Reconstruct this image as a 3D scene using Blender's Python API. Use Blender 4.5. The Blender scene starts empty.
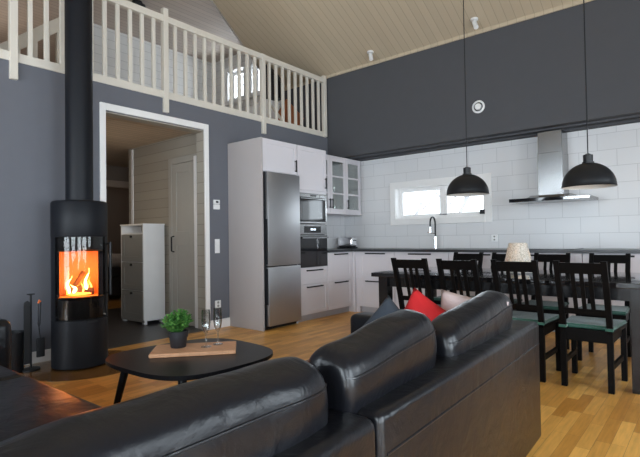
import bpy, bmesh, math, random
from mathutils import Vector, Matrix, noise
random.seed(7)
PI = math.pi
COL = bpy.context.scene.collection
SC = bpy.context.scene

# ------------------------------------------------------------------ materials
def mat(name, col, rough=.5, metal=0, spec=.5, coat=0, emis=None, es=0, noise_amt=0, noise_scale=8, bump=0, bump_scale=60, trans=0, sheen=0):
    m = bpy.data.materials.new(name); m.use_nodes = True
    nt = m.node_tree; b = nt.nodes['Principled BSDF']
    b.inputs['Base Color'].default_value = (*col, 1)
    b.inputs['Roughness'].default_value = rough
    b.inputs['Metallic'].default_value = metal
    b.inputs['Specular IOR Level'].default_value = spec
    b.inputs['Coat Weight'].default_value = coat
    b.inputs['Transmission Weight'].default_value = trans
    b.inputs['Sheen Weight'].default_value = sheen
    if emis: b.inputs['Emission Color'].default_value = (*emis, 1); b.inputs['Emission Strength'].default_value = es
    tc = nt.nodes.new('ShaderNodeTexCoord')
    if noise_amt or True:
        n = nt.nodes.new('ShaderNodeTexNoise'); n.inputs['Scale'].default_value = noise_scale; n.inputs['Detail'].default_value = 4
        nt.links.new(tc.outputs['Object'], n.inputs['Vector'])
        mx = nt.nodes.new('ShaderNodeMix'); mx.data_type = 'RGBA'
        a = noise_amt or .04
        mx.inputs['A'].default_value = (*[c*(1-a) for c in col], 1); mx.inputs['B'].default_value = (*[min(1, c*(1+a)) for c in col], 1)
        nt.links.new(n.outputs['Fac'], mx.inputs['Factor']); nt.links.new(mx.outputs['Result'], b.inputs['Base Color'])
    if bump:
        n2 = nt.nodes.new('ShaderNodeTexNoise'); n2.inputs['Scale'].default_value = bump_scale; n2.inputs['Detail'].default_value = 3
        nt.links.new(tc.outputs['Object'], n2.inputs['Vector'])
        bp = nt.nodes.new('ShaderNodeBump'); bp.inputs['Strength'].default_value = bump; bp.inputs['Distance'].default_value = .01
        nt.links.new(n2.outputs['Fac'], bp.inputs['Height']); nt.links.new(bp.outputs['Normal'], b.inputs['Normal'])
    return m

def remap(nt, fx, fy, fz=None):
    """vector whose x,y are linear functions (axis, scale, offset) of the object coordinates"""
    tc = nt.nodes.new('ShaderNodeTexCoord'); sp = nt.nodes.new('ShaderNodeSeparateXYZ'); cb = nt.nodes.new('ShaderNodeCombineXYZ')
    nt.links.new(tc.outputs['Object'], sp.inputs[0])
    for k, f in enumerate((fx, fy, fz)):
        if f is None: continue
        a, s, o = f
        ma = nt.nodes.new('ShaderNodeMath'); ma.operation = 'MULTIPLY_ADD'
        ma.inputs[1].default_value = s; ma.inputs[2].default_value = o
        nt.links.new(sp.outputs[a], ma.inputs[0]); nt.links.new(ma.outputs[0], cb.inputs[k])
    return cb.outputs[0]

def boards(name, col, axis, width, groove=.5, rough=.55, var=.05, grain=None, gw=.07, off=0.):
    """painted tongue-and-groove boards: a groove every `width` along `axis`"""
    m = bpy.data.materials.new(name); m.use_nodes = True; nt = m.node_tree; b = nt.nodes['Principled BSDF']
    b.inputs['Roughness'].default_value = rough; b.inputs['Specular IOR Level'].default_value = .3
    N, L = nt.nodes.new, nt.links.new
    tc = N('ShaderNodeTexCoord'); sp = N('ShaderNodeSeparateXYZ'); L(tc.outputs['Object'], sp.inputs[0])
    d = N('ShaderNodeMath'); d.operation = 'MULTIPLY_ADD'; L(sp.outputs[axis], d.inputs[0]); d.inputs[1].default_value = 1/width; d.inputs[2].default_value = off
    fl = N('ShaderNodeMath'); fl.operation = 'FLOOR'; L(d.outputs[0], fl.inputs[0])
    fr = N('ShaderNodeMath'); fr.operation = 'FRACT'; L(d.outputs[0], fr.inputs[0])
    lt = N('ShaderNodeMath'); lt.operation = 'LESS_THAN'; L(fr.outputs[0], lt.inputs[0]); lt.inputs[1].default_value = gw
    wn = N('ShaderNodeTexWhiteNoise'); wn.noise_dimensions = '1D'; L(fl.outputs[0], wn.inputs['W'])
    m1 = N('ShaderNodeMix'); m1.data_type = 'RGBA'; L(wn.outputs['Value'], m1.inputs['Factor'])
    m1.inputs['A'].default_value = (*[c*(1-var) for c in col], 1); m1.inputs['B'].default_value = (*[min(1, c*(1+var)) for c in col], 1)
    m2 = N('ShaderNodeMix'); m2.data_type = 'RGBA'; L(lt.outputs[0], m2.inputs['Factor']); L(m1.outputs['Result'], m2.inputs['A'])
    m2.inputs['B'].default_value = (*[c*groove for c in col], 1); L(m2.outputs['Result'], b.inputs['Base Color'])
    bp = N('ShaderNodeBump'); bp.inputs['Strength'].default_value = .5; bp.inputs['Distance'].default_value = .004; bp.invert = True
    L(lt.outputs[0], bp.inputs['Height']); L(bp.outputs['Normal'], b.inputs['Normal'])
    return m

def bricks(name, c1, c2, mortar, fx, fy, bw, rh, ms, rough=.4, offset=.5, freq=2, spec=.5, grain=0, gscale=(1, 1), bumpd=.002, squash=1, coat=0):
    m = bpy.data.materials.new(name); m.use_nodes = True; nt = m.node_tree; b = nt.nodes['Principled BSDF']
    N, L = nt.nodes.new, nt.links.new
    v = remap(nt, fx, fy)
    t = N('ShaderNodeTexBrick'); L(v, t.inputs['Vector']); t.offset = offset; t.offset_frequency = freq
    t.inputs['Color1'].default_value = (*c1, 1); t.inputs['Color2'].default_value = (*c2, 1); t.inputs['Mortar'].default_value = (*mortar, 1)
    t.inputs['Scale'].default_value = 1; t.inputs['Mortar Size'].default_value = ms; t.inputs['Mortar Smooth'].default_value = .1
    t.inputs['Brick Width'].default_value = bw; t.inputs['Row Height'].default_value = rh
    out = t.outputs['Color']
    if grain:
        mp = N('ShaderNodeMapping'); L(v, mp.inputs['Vector']); mp.inputs['Scale'].default_value = (gscale[0], gscale[1], 1)
        n = N('ShaderNodeTexNoise'); L(mp.outputs[0], n.inputs['Vector']); n.inputs['Scale'].default_value = 1; n.inputs['Detail'].default_value = 6
        mr = N('ShaderNodeMapRange'); L(n.outputs['Fac'], mr.inputs['Value']); mr.inputs['To Min'].default_value = 1-grain; mr.inputs['To Max'].default_value = 1+grain
        vm = N('ShaderNodeVectorMath'); vm.operation = 'SCALE'; L(out, vm.inputs[0]); L(mr.outputs[0], vm.inputs['Scale']); out = vm.outputs[0]
    L(out, b.inputs['Base Color'])
    b.inputs['Roughness'].default_value = rough; b.inputs['Specular IOR Level'].default_value = spec; b.inputs['Coat Weight'].default_value = coat
    bp = N('ShaderNodeBump'); bp.inputs['Strength'].default_value = .4; bp.inputs['Distance'].default_value = bumpd; bp.invert = True
    L(t.outputs['Fac'], bp.inputs['Height']); L(bp.outputs['Normal'], b.inputs['Normal'])
    return m

def pane_mat(name, tint=(1, 1, 1), gl=.06, rough=.02):
    m = bpy.data.materials.new(name); m.use_nodes = True; nt = m.node_tree; nt.nodes.clear()
    N, L = nt.nodes.new, nt.links.new
    o = N('ShaderNodeOutputMaterial'); mx = N('ShaderNodeMixShader'); t = N('ShaderNodeBsdfTransparent'); g = N('ShaderNodeBsdfGlossy')
    t.inputs['Color'].default_value = (*tint, 1); g.inputs['Roughness'].default_value = rough
    lw = N('ShaderNodeLayerWeight'); lw.inputs['Blend'].default_value = .25
    mr = N('ShaderNodeMapRange'); L(lw.outputs['Fresnel'], mr.inputs['Value']); mr.inputs['To Min'].default_value = gl; mr.inputs['To Max'].default_value = .7
    L(mr.outputs[0], mx.inputs[0]); L(t.outputs[0], mx.inputs[1]); L(g.outputs[0], mx.inputs[2]); L(mx.outputs[0], o.inputs['Surface'])
    return m

def leather():
    m = mat('black_leather', (.0062, .0066, .0088), .29, spec=.34, coat=.06)
    nt = m.node_tree; b = nt.nodes['Principled BSDF']; b.inputs['Coat Roughness'].default_value = .25
    N, L = nt.nodes.new, nt.links.new
    tc = N('ShaderNodeTexCoord')
    a = N('ShaderNodeTexNoise'); a.inputs['Scale'].default_value = 260; a.inputs['Detail'].default_value = 2; L(tc.outputs['Object'], a.inputs['Vector'])
    c = N('ShaderNodeTexNoise'); c.inputs['Scale'].default_value = 9; c.inputs['Detail'].default_value = 4; c.inputs['Distortion'].default_value = .6; L(tc.outputs['Object'], c.inputs['Vector'])
    b1 = N('ShaderNodeBump'); b1.inputs['Strength'].default_value = .12; b1.inputs['Distance'].default_value = .002; L(a.outputs['Fac'], b1.inputs['Height'])
    b2 = N('ShaderNodeBump'); b2.inputs['Strength'].default_value = .35; b2.inputs['Distance'].default_value = .02; L(c.outputs['Fac'], b2.inputs['Height']); L(b1.outputs['Normal'], b2.inputs['Normal'])
    L(b2.outputs['Normal'], b.inputs['Normal'])
    return m

M = {}
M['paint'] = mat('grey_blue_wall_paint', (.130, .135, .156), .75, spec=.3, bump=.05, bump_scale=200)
M['wall_dark'] = mat('dark_grey_wall', (.072, .074, .082), .75, spec=.3, bump=.05, bump_scale=200)  # darker, more neutral grey than the left wall
M['ceiling'] = boards('beige_ceiling_boards', (.49, .41, .30), 0, .1, .72, gw=.06, var=.035)
M['ceiling_loft'] = boards('pale_loft_ceiling_boards', (.50, .43, .38), 0, .1, .6, gw=.08)
M['hall_ceiling'] = boards('brown_hall_ceiling_boards', (.50, .40, .30), 0, .095, .45, gw=.1)
M['loft_wall'] = boards('white_loft_wall_boards', (.70, .69, .67), 2, .14, .7, gw=.05)
M['hall_wall'] = boards('grey_hall_wall_boards', (.36, .33, .28), 2, .125, .62, gw=.05)
M['hall_dark'] = mat('brown_grey_hall_paint', (.24, .19, .155), .8)
M['white_trim'] = mat('white_trim_paint', (.80, .79, .78), .4)
M['rail'] = mat('off_white_rail_paint', (.64, .60, .53), .45)
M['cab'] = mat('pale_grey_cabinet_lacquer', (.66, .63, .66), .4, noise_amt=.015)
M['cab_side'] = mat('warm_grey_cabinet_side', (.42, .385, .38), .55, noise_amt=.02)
M['plinth'] = mat('grey_plinth', (.42, .41, .43), .5)
M['counter'] = mat('black_worktop', (.03, .032, .036), .3)
M['black_metal'] = mat('black_satin_metal', (.007, .008, .010), .42, spec=.35)
M['stove'] = mat('black_stove_steel', (.006, .007, .010), .48, spec=.22, bump=.03, bump_scale=300)
M['stove_inner'] = mat('dark_printed_glass', (.004, .004, .005), .3, spec=.1)
M['tabletop'] = mat('polished_black_brown_wood', (.008, .007, .0075), .1, spec=.7, coat=.7)
M['steel'] = mat('brushed_steel', (.30, .30, .30), .22, metal=1)
M['fridge'] = mat('brushed_fridge_steel', (.42, .42, .43), .46, metal=1)
M['chrome'] = mat('chrome', (.88, .88, .9), .16, metal=1)
M['blackglass'] = mat('black_glass', (.008, .008, .01), .06, spec=.6)
M['screen'] = mat('display_panel', (.01, .01, .012), .2)
M['digits'] = mat('lit_display_digits', (.8, .85, .9), .4, emis=(.75, .85, 1), es=1.5)
M['tilewall'] = bricks('white_wall_tiles', (.66, .66, .67), (.68, .68, .69), (.50, .50, .51), (0, 1, -2.87+3.8), (2, 1, -.705), .38, .1875, .0028, rough=.25, spec=.4)
M['tileleft'] = bricks('white_side_tiles', (.66, .66, .67), (.68, .68, .69), (.52, .52, .54), (1, 1, 0), (2, 1, -.705), .38, .1875, .0028, rough=.25, spec=.4)
M['oak'] = bricks('oak_parquet', (.88, .48, .12), (.54, .24, .045), (.38, .17, .045), (1, 1, 20), (0, 1, 20), .38, .068, .0009, rough=.32, offset=.37, freq=3, grain=.32, gscale=(6, 55), bumpd=.0006, spec=.5)
M['slate'] = bricks('dark_slate_tiles', (.05, .05, .055), (.06, .06, .066), (.03, .03, .03), (0, 1, 20), (1, 1, 20), .6, .3, .004, rough=.35, grain=.25, gscale=(7, 7))
M['leather'] = leather()
M['chairwood'] = mat('black_brown_stained_wood', (.004, .0035, .0035), .5, spec=.08, noise_amt=.3, noise_scale=25)
M['tablewood'] = mat('black_brown_table_wood', (.006, .0055, .006), .2, noise_amt=.1, noise_scale=14, spec=.5)
M['coffee'] = mat('black_coffee_table', (.006, .006, .008), .36, spec=.35)
M['green'] = mat('green_seat_fabric', (.022, .09, .062), .9, bump=.3, bump_scale=150, noise_amt=.2, noise_scale=30, sheen=.3)
M['boardwood'] = bricks('beech_board', (.66, .36, .20), (.58, .30, .16), (.5, .26, .13), (0, 1, 5), (1, 1, 5), .3, .04, .0006, rough=.5, grain=.15, gscale=(10, 60), bumpd=.0003)
M['pot'] = mat('black_pot', (.018, .018, .022), .5)
M['leaf'] = mat('plant_leaf', (.045, .17, .03), .5, noise_amt=.5, noise_scale=30)
M['leaf2'] = mat('plant_leaf_light', (.12, .30, .06), .5, noise_amt=.4, noise_scale=30)
M['glass'] = pane_mat('clear_glass', (.96, .97, .97), .17)
M['winglass'] = pane_mat('window_glass', (.97, .98, .98), .04)
M['cabglass'] = pane_mat('cabinet_glass', (.98, 1, .99), .05)
M['stoveglass'] = pane_mat('stove_glass', (.92, .86, .8), .025)
M['plateglass'] = pane_mat('floor_plate_glass', (.97, .96, .93), .03, .06)
M['navy'] = mat('dark_slate_fabric', (.035, .045, .06), .9, bump=.3, bump_scale=200)
M['red'] = mat('red_velvet', (.58, .012, .016), .75, bump=.2, bump_scale=150)
M['pinkwhite'] = mat('pale_pink_fabric', (.62, .50, .49), .85, bump=.3, bump_scale=120, noise_amt=.22, noise_scale=10)
M['firebrick'] = mat('vermiculite_lining', (.62, .34, .12), .9, bump=.2, bump_scale=60)
M['flame'] = mat('flame', (1, .5, .1), .5, emis=(1, .42, .07), es=5)
M['flamecore'] = mat('flame_core', (1, .8, .4), .5, emis=(1, .66, .22), es=14)
M['log'] = mat('charred_log', (.10, .05, .03), .9, bump=.6, bump_scale=25, noise_amt=.5)
M['ember'] = mat('glowing_embers', (.6, .15, .03), .9, emis=(1, .22, .03), es=6, noise_amt=.6)
M['orange'] = mat('orange_brush_tip', (.75, .16, .03), .6)
M['shoegrey'] = mat('grey_shoe_cabinet_front', (.235, .235, .225), .5)
M['doorgrey'] = mat('grey_door_paint', (.40, .38, .34), .45)
M['bed'] = mat('dark_bed_fabric', (.03, .027, .03), .9)
M['linen'] = mat('grey_white_linen', (.5, .47, .46), .9, noise_amt=.3, noise_scale=12, bump=.3)
M['palebeam'] = mat('pale_wood_beam', (.52, .42, .34), .6)
M['deckwood'] = mat('orange_brown_wood', (.36, .12, .04), .5, noise_amt=.3)
M['plastic'] = mat('white_plastic', (.78, .78, .78), .35)
M['lampin'] = mat('white_lamp_inside', (.72, .70, .66), .5)
M['bark'] = mat('pale_bark', (.42, .41, .42), .9)
M['snow'] = mat('snow', (.8, .82, .86), .9)
M['bulb'] = mat('frosted_bulb', (.85, .84, .8), .4)

def crackle():
    m = mat('mosaic_glass_shade', (.72, .72, .66), .3, trans=0)
    nt = m.node_tree; b = nt.nodes['Principled BSDF']; N, L = nt.nodes.new, nt.links.new
    tc = N('ShaderNodeTexCoord'); v = N('ShaderNodeTexVoronoi'); v.feature = 'DISTANCE_TO_EDGE'; v.inputs['Scale'].default_value = 48
    L(tc.outputs['Object'], v.inputs['Vector'])
    mr = N('ShaderNodeMapRange'); L(v.outputs['Distance'], mr.inputs['Value']); mr.inputs['From Max'].default_value = .06
    mx = N('ShaderNodeMix'); mx.data_type = 'RGBA'; L(mr.outputs[0], mx.inputs['Factor']); mx.inputs['A'].default_value = (.22, .25, .2, 1); mx.inputs['B'].default_value = (.78, .80, .76, 1)
    L(mx.outputs['Result'], b.inputs['Base Color'])
    tr = N('ShaderNodeBsdfTranslucent'); L(mx.outputs['Result'], tr.inputs['Color'])
    ms = N('ShaderNodeMixShader'); ms.inputs[0].default_value = .45
    L(b.outputs[0], ms.inputs[1]); L(tr.outputs[0], ms.inputs[2]); L(ms.outputs[0], nt.nodes['Material Output'].inputs['Surface'])
    return m
M['crackle'] = crackle()

# ------------------------------------------------------------------ mesh helpers
def B(): return bmesh.new()

def box(bm, x0, x1, y0, y1, z0, z1, bev=0, seg=2, mt=None):
    vs = [bm.verts.new((x, y, z)) for x in (x0, x1) for y in (y0, y1) for z in (z0, z1)]
    q = [(0, 1, 3, 2), (4, 6, 7, 5), (0, 4, 5, 1), (2, 3, 7, 6), (0, 2, 6, 4), (1, 5, 7, 3)]
    fs = [bm.faces.new([vs[i] for i in f]) for f in q]
    if mt is not None: bmesh.ops.transform(bm, matrix=mt, verts=vs)
    if bev:
        es = list({e for f in fs for e in f.edges})
        bmesh.ops.bevel(bm, geom=es, offset=bev, segments=seg, affect='EDGES', profile=.5)
    return bm

def prism(bm, pts, axis, a, b):
    """polygon pts (2-D) extruded along axis from a to b; the 2-D order is the remaining axes in xyz order"""
    def P(p, t):
        c = list(p); c.insert(axis, t); return c
    A = [bm.verts.new(P(p, a)) for p in pts]; Bv = [bm.verts.new(P(p, b)) for p in pts]
    n = len(pts)
    bm.faces.new(A); bm.faces.new(Bv[::-1])
    for i in range(n): bm.faces.new([A[i], A[(i+1) % n], Bv[(i+1) % n], Bv[i]])
    bmesh.ops.recalc_face_normals(bm, faces=bm.faces)
    return bm

def solid(bm, top, dz):
    """a sloped slab: top = list of 3-D points, thickness dz upwards"""
    A = [bm.verts.new(p) for p in top]; Bv = [bm.verts.new((p[0], p[1], p[2]+dz)) for p in top]
    n = len(top); bm.faces.new(A); bm.faces.new(Bv[::-1])
    for i in range(n): bm.faces.new([A[i], A[(i+1) % n], Bv[(i+1) % n], Bv[i]])
    bmesh.ops.recalc_face_normals(bm, faces=bm.faces); return bm

def lathe(bm, prof, cx=0, cy=0, n=32, a0=0, a1=2*PI, capb=False, capt=False):
    full = abs(a1-a0-2*PI) < 1e-6
    k = n if full else n+1
    rings = []
    for r, z in prof:
        rings.append([bm.verts.new((cx+r*math.cos(a0+(a1-a0)*i/n), cy+r*math.sin(a0+(a1-a0)*i/n), z)) for i in range(k)])
    for a, b in zip(rings, rings[1:]):
        for i in range(n):
            j = (i+1) % k
            try: bm.faces.new([a[i], a[j], b[j], b[i]])
            except ValueError: pass
    if capb: bm.faces.new(rings[0][::-1])
    if capt: bm.faces.new(rings[-1])
    return bm

def cyl(bm, p0, p1, r0, r1=None, n=12):
    r1 = r0 if r1 is None else r1
    p0, p1 = Vector(p0), Vector(p1); d = (p1-p0).normalized()
    u = d.orthogonal().normalized(); v = d.cross(u)
    A = [bm.verts.new(p0+(u*math.cos(2*PI*i/n)+v*math.sin(2*PI*i/n))*r0) for i in range(n)]
    C = [bm.verts.new(p1+(u*math.cos(2*PI*i/n)+v*math.sin(2*PI*i/n))*r1) for i in range(n)]
    bm.faces.new(A[::-1]); bm.faces.new(C)
    for i in range(n): bm.faces.new([A[i], A[(i+1) % n], C[(i+1) % n], C[i]])
    return bm

def tube(bm, pts, r, n=10):
    pts = [Vector(p) for p in pts]; rings = []
    u = None
    for i, p in enumerate(pts):
        d = (pts[min(i+1, len(pts)-1)]-pts[max(i-1, 0)]).normalized()
        u = d.orthogonal().normalized() if u is None else (u-d*u.dot(d)).normalized()
        v = d.cross(u); rr = r[i] if isinstance(r, (list, tuple)) else r
        rings.append([bm.verts.new(p+(u*math.cos(2*PI*k/n)+v*math.sin(2*PI*k/n))*rr) for k in range(n)])
    for a, b in zip(rings, rings[1:]):
        for k in range(n): bm.faces.new([a[k], a[(k+1) % n], b[(k+1) % n], b[k]])
    bm.faces.new(rings[0][::-1]); bm.faces.new(rings[-1])
    return bm

def beam(bm, p0, p1, w, d, bev=0):
    """rectangular bar from p0 to p1; w across x, d across the other direction"""
    p0, p1 = Vector(p0), Vector(p1); t = (p1-p0); L = t.length; t.normalize()
    x = Vector((1, 0, 0)) if abs(t.x) < .9 else Vector((0, 1, 0))
    y = t.cross(x).normalized(); x = y.cross(t).normalized()
    mt = Matrix((x, y, t)).transposed().to_4x4(); mt.translation = p0
    return box(bm, -w/2, w/2, -d/2, d/2, 0, L, bev, 1, mt)

def blob(bm, sx, sy, sz, n=5., cuts=10, mt=None, amp=0., freq=4., seed=0., nc=None):
    """superellipsoid cushion"""
    r = bmesh.ops.create_cube(bm, size=2); vs = r['verts']
    es = list({e for v in vs for e in v.link_edges})
    bmesh.ops.subdivide_edges(bm, edges=es, cuts=cuts, use_grid_fill=True)
    for v in bm.verts:
        if v.tag: continue
        c = v.co; k_ = nc or n; m = ((abs(c.x)**k_+abs(c.z)**k_)**(n/k_)+abs(c.y)**n)**(1/n)
        q = c/m
        w = Vector((q.x*sx, q.y*sy, q.z*sz))
        if amp:
            nn = noise.noise(Vector((w.x*freq+seed, w.y*freq, w.z*freq)))
            w += Vector((q.x/sx, q.y/sy, q.z/sz)).normalized()*nn*amp
        v.co = w if mt is None else mt @ w
        v.tag = True
    return bm

def pillow_bm(s, t, mt, seed=0., puff=1.):
    bm = B(); n = 18
    def P(i, j, sg):
        u = -1+2*i/n; v = -1+2*j/n
        k = 1-.07*(1-v*v)*abs(u)**2; k2 = 1-.07*(1-u*u)*abs(v)**2
        th = t*((1-abs(u)**2.6)*(1-abs(v)**2.6))**.55
        th += .006*noise.noise(Vector((u*2.5+seed, v*2.5, sg)))*(1-abs(u))*(1-abs(v))*4
        return mt @ Vector((u*s*k, sg*max(th, 0), v*s*k2))
    g = {}
    for sg in (1, -1):
        for i in range(n+1):
            for j in range(n+1):
                edge = i in (0, n) or j in (0, n)
                key = (i, j, 0 if edge else sg)
                if key not in g: g[key] = bm.verts.new(P(i, j, sg))
        for i in range(n):
            for j in range(n):
                f = [g[(a, b, 0 if (a in (0, n) or b in (0, n)) else sg)] for a, b in ((i, j), (i+1, j), (i+1, j+1), (i, j+1))]
                if sg > 0: f = f[::-1]
                try: bm.faces.new(f)
                except ValueError: pass
    bmesh.ops.recalc_face_normals(bm, faces=bm.faces)
    return bm

def root_loc(p):
    v = Vector((0, 0, 0))
    while p is not None: v += p.location; p = p.parent
    return v

def part(name, bm, m, parent=None, smooth=False, ang=.6, label=None):
    """one mesh object; vertices given in the frame of the (unrotated) place"""
    if parent is not None:
        o = root_loc(parent)
        if o.length: bmesh.ops.translate(bm, verts=bm.verts, vec=-o)
    me = bpy.data.meshes.new(name); bm.normal_update(); bm.to_mesh(me); bm.free()
    me.materials.append(M[m] if isinstance(m, str) else m)
    if smooth:
        for p in me.polygons: p.use_smooth = True
        try: me.set_sharp_from_angle(angle=ang)
        except Exception: pass
    ob = bpy.data.objects.new(name, me); COL.objects.link(ob); ob.parent = parent
    if label: ob['label'] = label
    return ob

def struct(name, bm, m, parent=None, **k):
    o = part(name, bm, m, parent, **k)
    if parent is None: o['kind'] = 'structure'
    return o

def tag(o, label, cat, group=None):
    o['label'] = label; o['category'] = cat
    if group: o['group'] = group
    return o

def thing(name, label, cat, loc=(0, 0, 0), group=None):
    o = bpy.data.objects.new(name, None); COL.objects.link(o); o.location = loc; o.empty_display_size = .1
    return tag(o, label, cat, group)

def dup(root, loc, label=None, rz=None):
    r = root.copy(); COL.objects.link(r); r.location = loc
    if rz is not None: r.rotation_euler = (0, 0, rz)
    if label: r['label'] = label
    for ch in list(root.children):
        c = ch.copy(); COL.objects.link(c); c.parent = r
        for g in list(ch.children):
            d = g.copy(); COL.objects.link(d); d.parent = c
    return r

# ------------------------------------------------------------------ camera
YAW, PIT, ROL, FPX = 0.694988060, 0.0208658355, -0.0150171153, 473.642184
cy_, sy_, cp_, sp_ = math.cos(YAW), math.sin(YAW), math.cos(PIT), math.sin(PIT)
Fv = Vector((-sy_*cp_, cy_*cp_, sp_)); Rv = Vector((cy_, sy_, 0)); Uv = Rv.cross(Fv)
c_, s_ = math.cos(ROL), math.sin(ROL)
R2 = Rv*c_+Uv*s_; U2 = Uv*c_-Rv*s_
cam = bpy.data.cameras.new('camera'); co = bpy.data.objects.new('camera', cam); COL.objects.link(co)
mw = Matrix((R2, U2, -Fv)).transposed().to_4x4(); mw.translation = Vector((4.64, 0, 1.065)); co.matrix_world = mw
cam.sensor_width = 36; cam.sensor_fit = 'HORIZONTAL'; cam.lens = FPX/640*36; cam.clip_start = .02
SC.camera = co

# ------------------------------------------------------------------ room shell
XR, YB = 7.6, -3.4          # right wall, wall behind the camera
GY, BY = 5.78, 6.18         # upper dark wall, tiled wall
EAVE, T = 3.61, .5          # ceiling height at the upper wall, slope
RY = 1.0; RZ = EAVE+T*(GY-RY)
LZ = 4.53; LX = -.70

b = B(); box(b, 0, XR, YB, BY, -.1, 0); struct('floor', b, 'oak')
b = B(); box(b, -2.75, 0, 1.5, 5.3, -.1, -.002); struct('floor_hall', b, 'slate')
b = B(); box(b, -5.2, -2.75, 1.5, 5.3, -.1, -.002); struct('floor_bedroom', b, 'oak')

# left wall with the opening to the hall
b = B()
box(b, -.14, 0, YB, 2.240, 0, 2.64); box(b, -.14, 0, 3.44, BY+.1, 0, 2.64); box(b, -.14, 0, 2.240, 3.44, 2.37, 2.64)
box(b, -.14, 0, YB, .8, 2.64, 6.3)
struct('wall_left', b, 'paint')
b = B()
for y0, y1, z0, z1 in ((2.190, 2.245, 0, 2.445), (3.43, 3.49, 0, 2.445), (2.245, 3.43, 2.375, 2.445)): box(b, -.005, .022, y0, y1, z0, z1, .004)
struct('trim_1', b, 'white_trim')
b = B(); box(b, -.15, -.006, 3.434, 3.442, 0, 2.37); box(b, -.15, -.006, 2.238, 2.244, 0, 2.36); box(b, -.15, -.006, 2.244, 3.434, 2.357, 2.369); struct('trim_6', b, 'hall_wall')
b = B()
box(b, 0, .016, YB, 2.190, 0, .105, .003); box(b, 0, .016, 3.49, 3.788, 0, .105, .003)
struct('baseboard_left', b, 'white_trim')

# tiled back wall with window opening x .97-2.33, z 1.33-1.80
b = B()
box(b, -.14, .97, BY, BY+.2, 0, 2.4); box(b, 2.33, XR, BY, BY+.2, 0, 2.4)
box(b, .97, 2.33, BY, BY+.2, 0, 1.33); box(b, .97, 2.33, BY, BY+.2, 1.80, 2.4)
struct('wall_back', b, 'tilewall')
b = B(); box(b, 0, .004, 5.0, BY, .9, 1.5); struct('wall_backsplash', b, 'tileleft')
# upper dark wall, overhanging the kitchen
b = B(); box(b, -1.0, XR, GY, BY+.2, 2.305, 3.9); struct('wall_upper', b, 'wall_dark')
b = B(); box(b, .02, XR, GY+.13, GY+.16, 2.285, 2.31); box(b, .02, XR, GY+.3, GY+.4, 2.275, 2.31); struct('trim_2', b, 'wall_dark')
b = B(); box(b, -.98, XR, GY-.022, GY, EAVE-.035, EAVE+.012, .004); struct('trim_3', b, 'ceiling')

# ceilings
b = B()
solid(b, [(XR, GY+.02, EAVE-T*.02), (-1.15, GY+.02, EAVE-T*.02), (LX, 3.94, LZ), (LX, RY, RZ), (XR, RY, RZ)], .14)
solid(b, [(XR, RY, RZ), (LX, RY, RZ), (LX, YB, RZ-T*(RY-YB)), (XR, YB, RZ-T*(RY-YB))], .14)
struct('ceiling', b, 'ceiling')
b = B()
prism(b, [(-5.2, .7), (LX-.041, .7), (LX-.041, 3.94), (-1.15, GY), (-5.2, GY)], 2, LZ, LZ+.1)
struct('ceiling_loft', b, 'ceiling_loft')
b = B()
prism(b, [(.7, LZ), (3.94, LZ), (RY, RZ+.1), (.7, RZ-.05)], 0, LX-.04, LX)
A = [(LX, 3.94, LZ), (-1.15, GY, EAVE), (-1.15, GY, LZ)]
v1 = [b.verts.new(p) for p in A]; v2 = [b.verts.new((p[0]+.04, p[1], p[2])) for p in A]
b.faces.new(v1); b.faces.new(v2[::-1])
for i in range(3): b.faces.new([v1[i], v1[(i+1) % 3], v2[(i+1) % 3], v2[i]])
struct('wall_dormer', b, 'loft_wall')

# loft shell
b = B(); box(b, -5.2, -.141, .8, GY, 2.40, 2.66); struct('floor_loft', b, 'hall_ceiling')
b = B(); box(b, -2.97, -2.85, 3.45, GY, 2.66, LZ); struct('wall_loft', b, 'loft_wall')
b = B(); box(b, -5.3, -5.2, .7, GY, 2.4, LZ); box(b, -5.2, 0, .7, .8, 2.4, LZ); struct('wall_loft_far', b, 'palebeam')
LW = [(-2.40, -1.94, 3.70, 4.25), (-1.74, -1.32, 3.70, 4.25)]
b = B(); z0, z1 = 3.70, 4.25
xs = [-5.2, -2.40, -1.94, -1.74, -1.32, -1.0]
for i in (0, 2, 4): box(b, xs[i], xs[i+1], GY, GY+.2, 2.3, LZ+.1)
for i in (1, 3): box(b, xs[i], xs[i+1], GY, GY+.2, 2.3, z0); box(b, xs[i], xs[i+1], GY, GY+.2, z1, LZ+.1)
struct('wall_loft_window', b, 'loft_wall')
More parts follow.
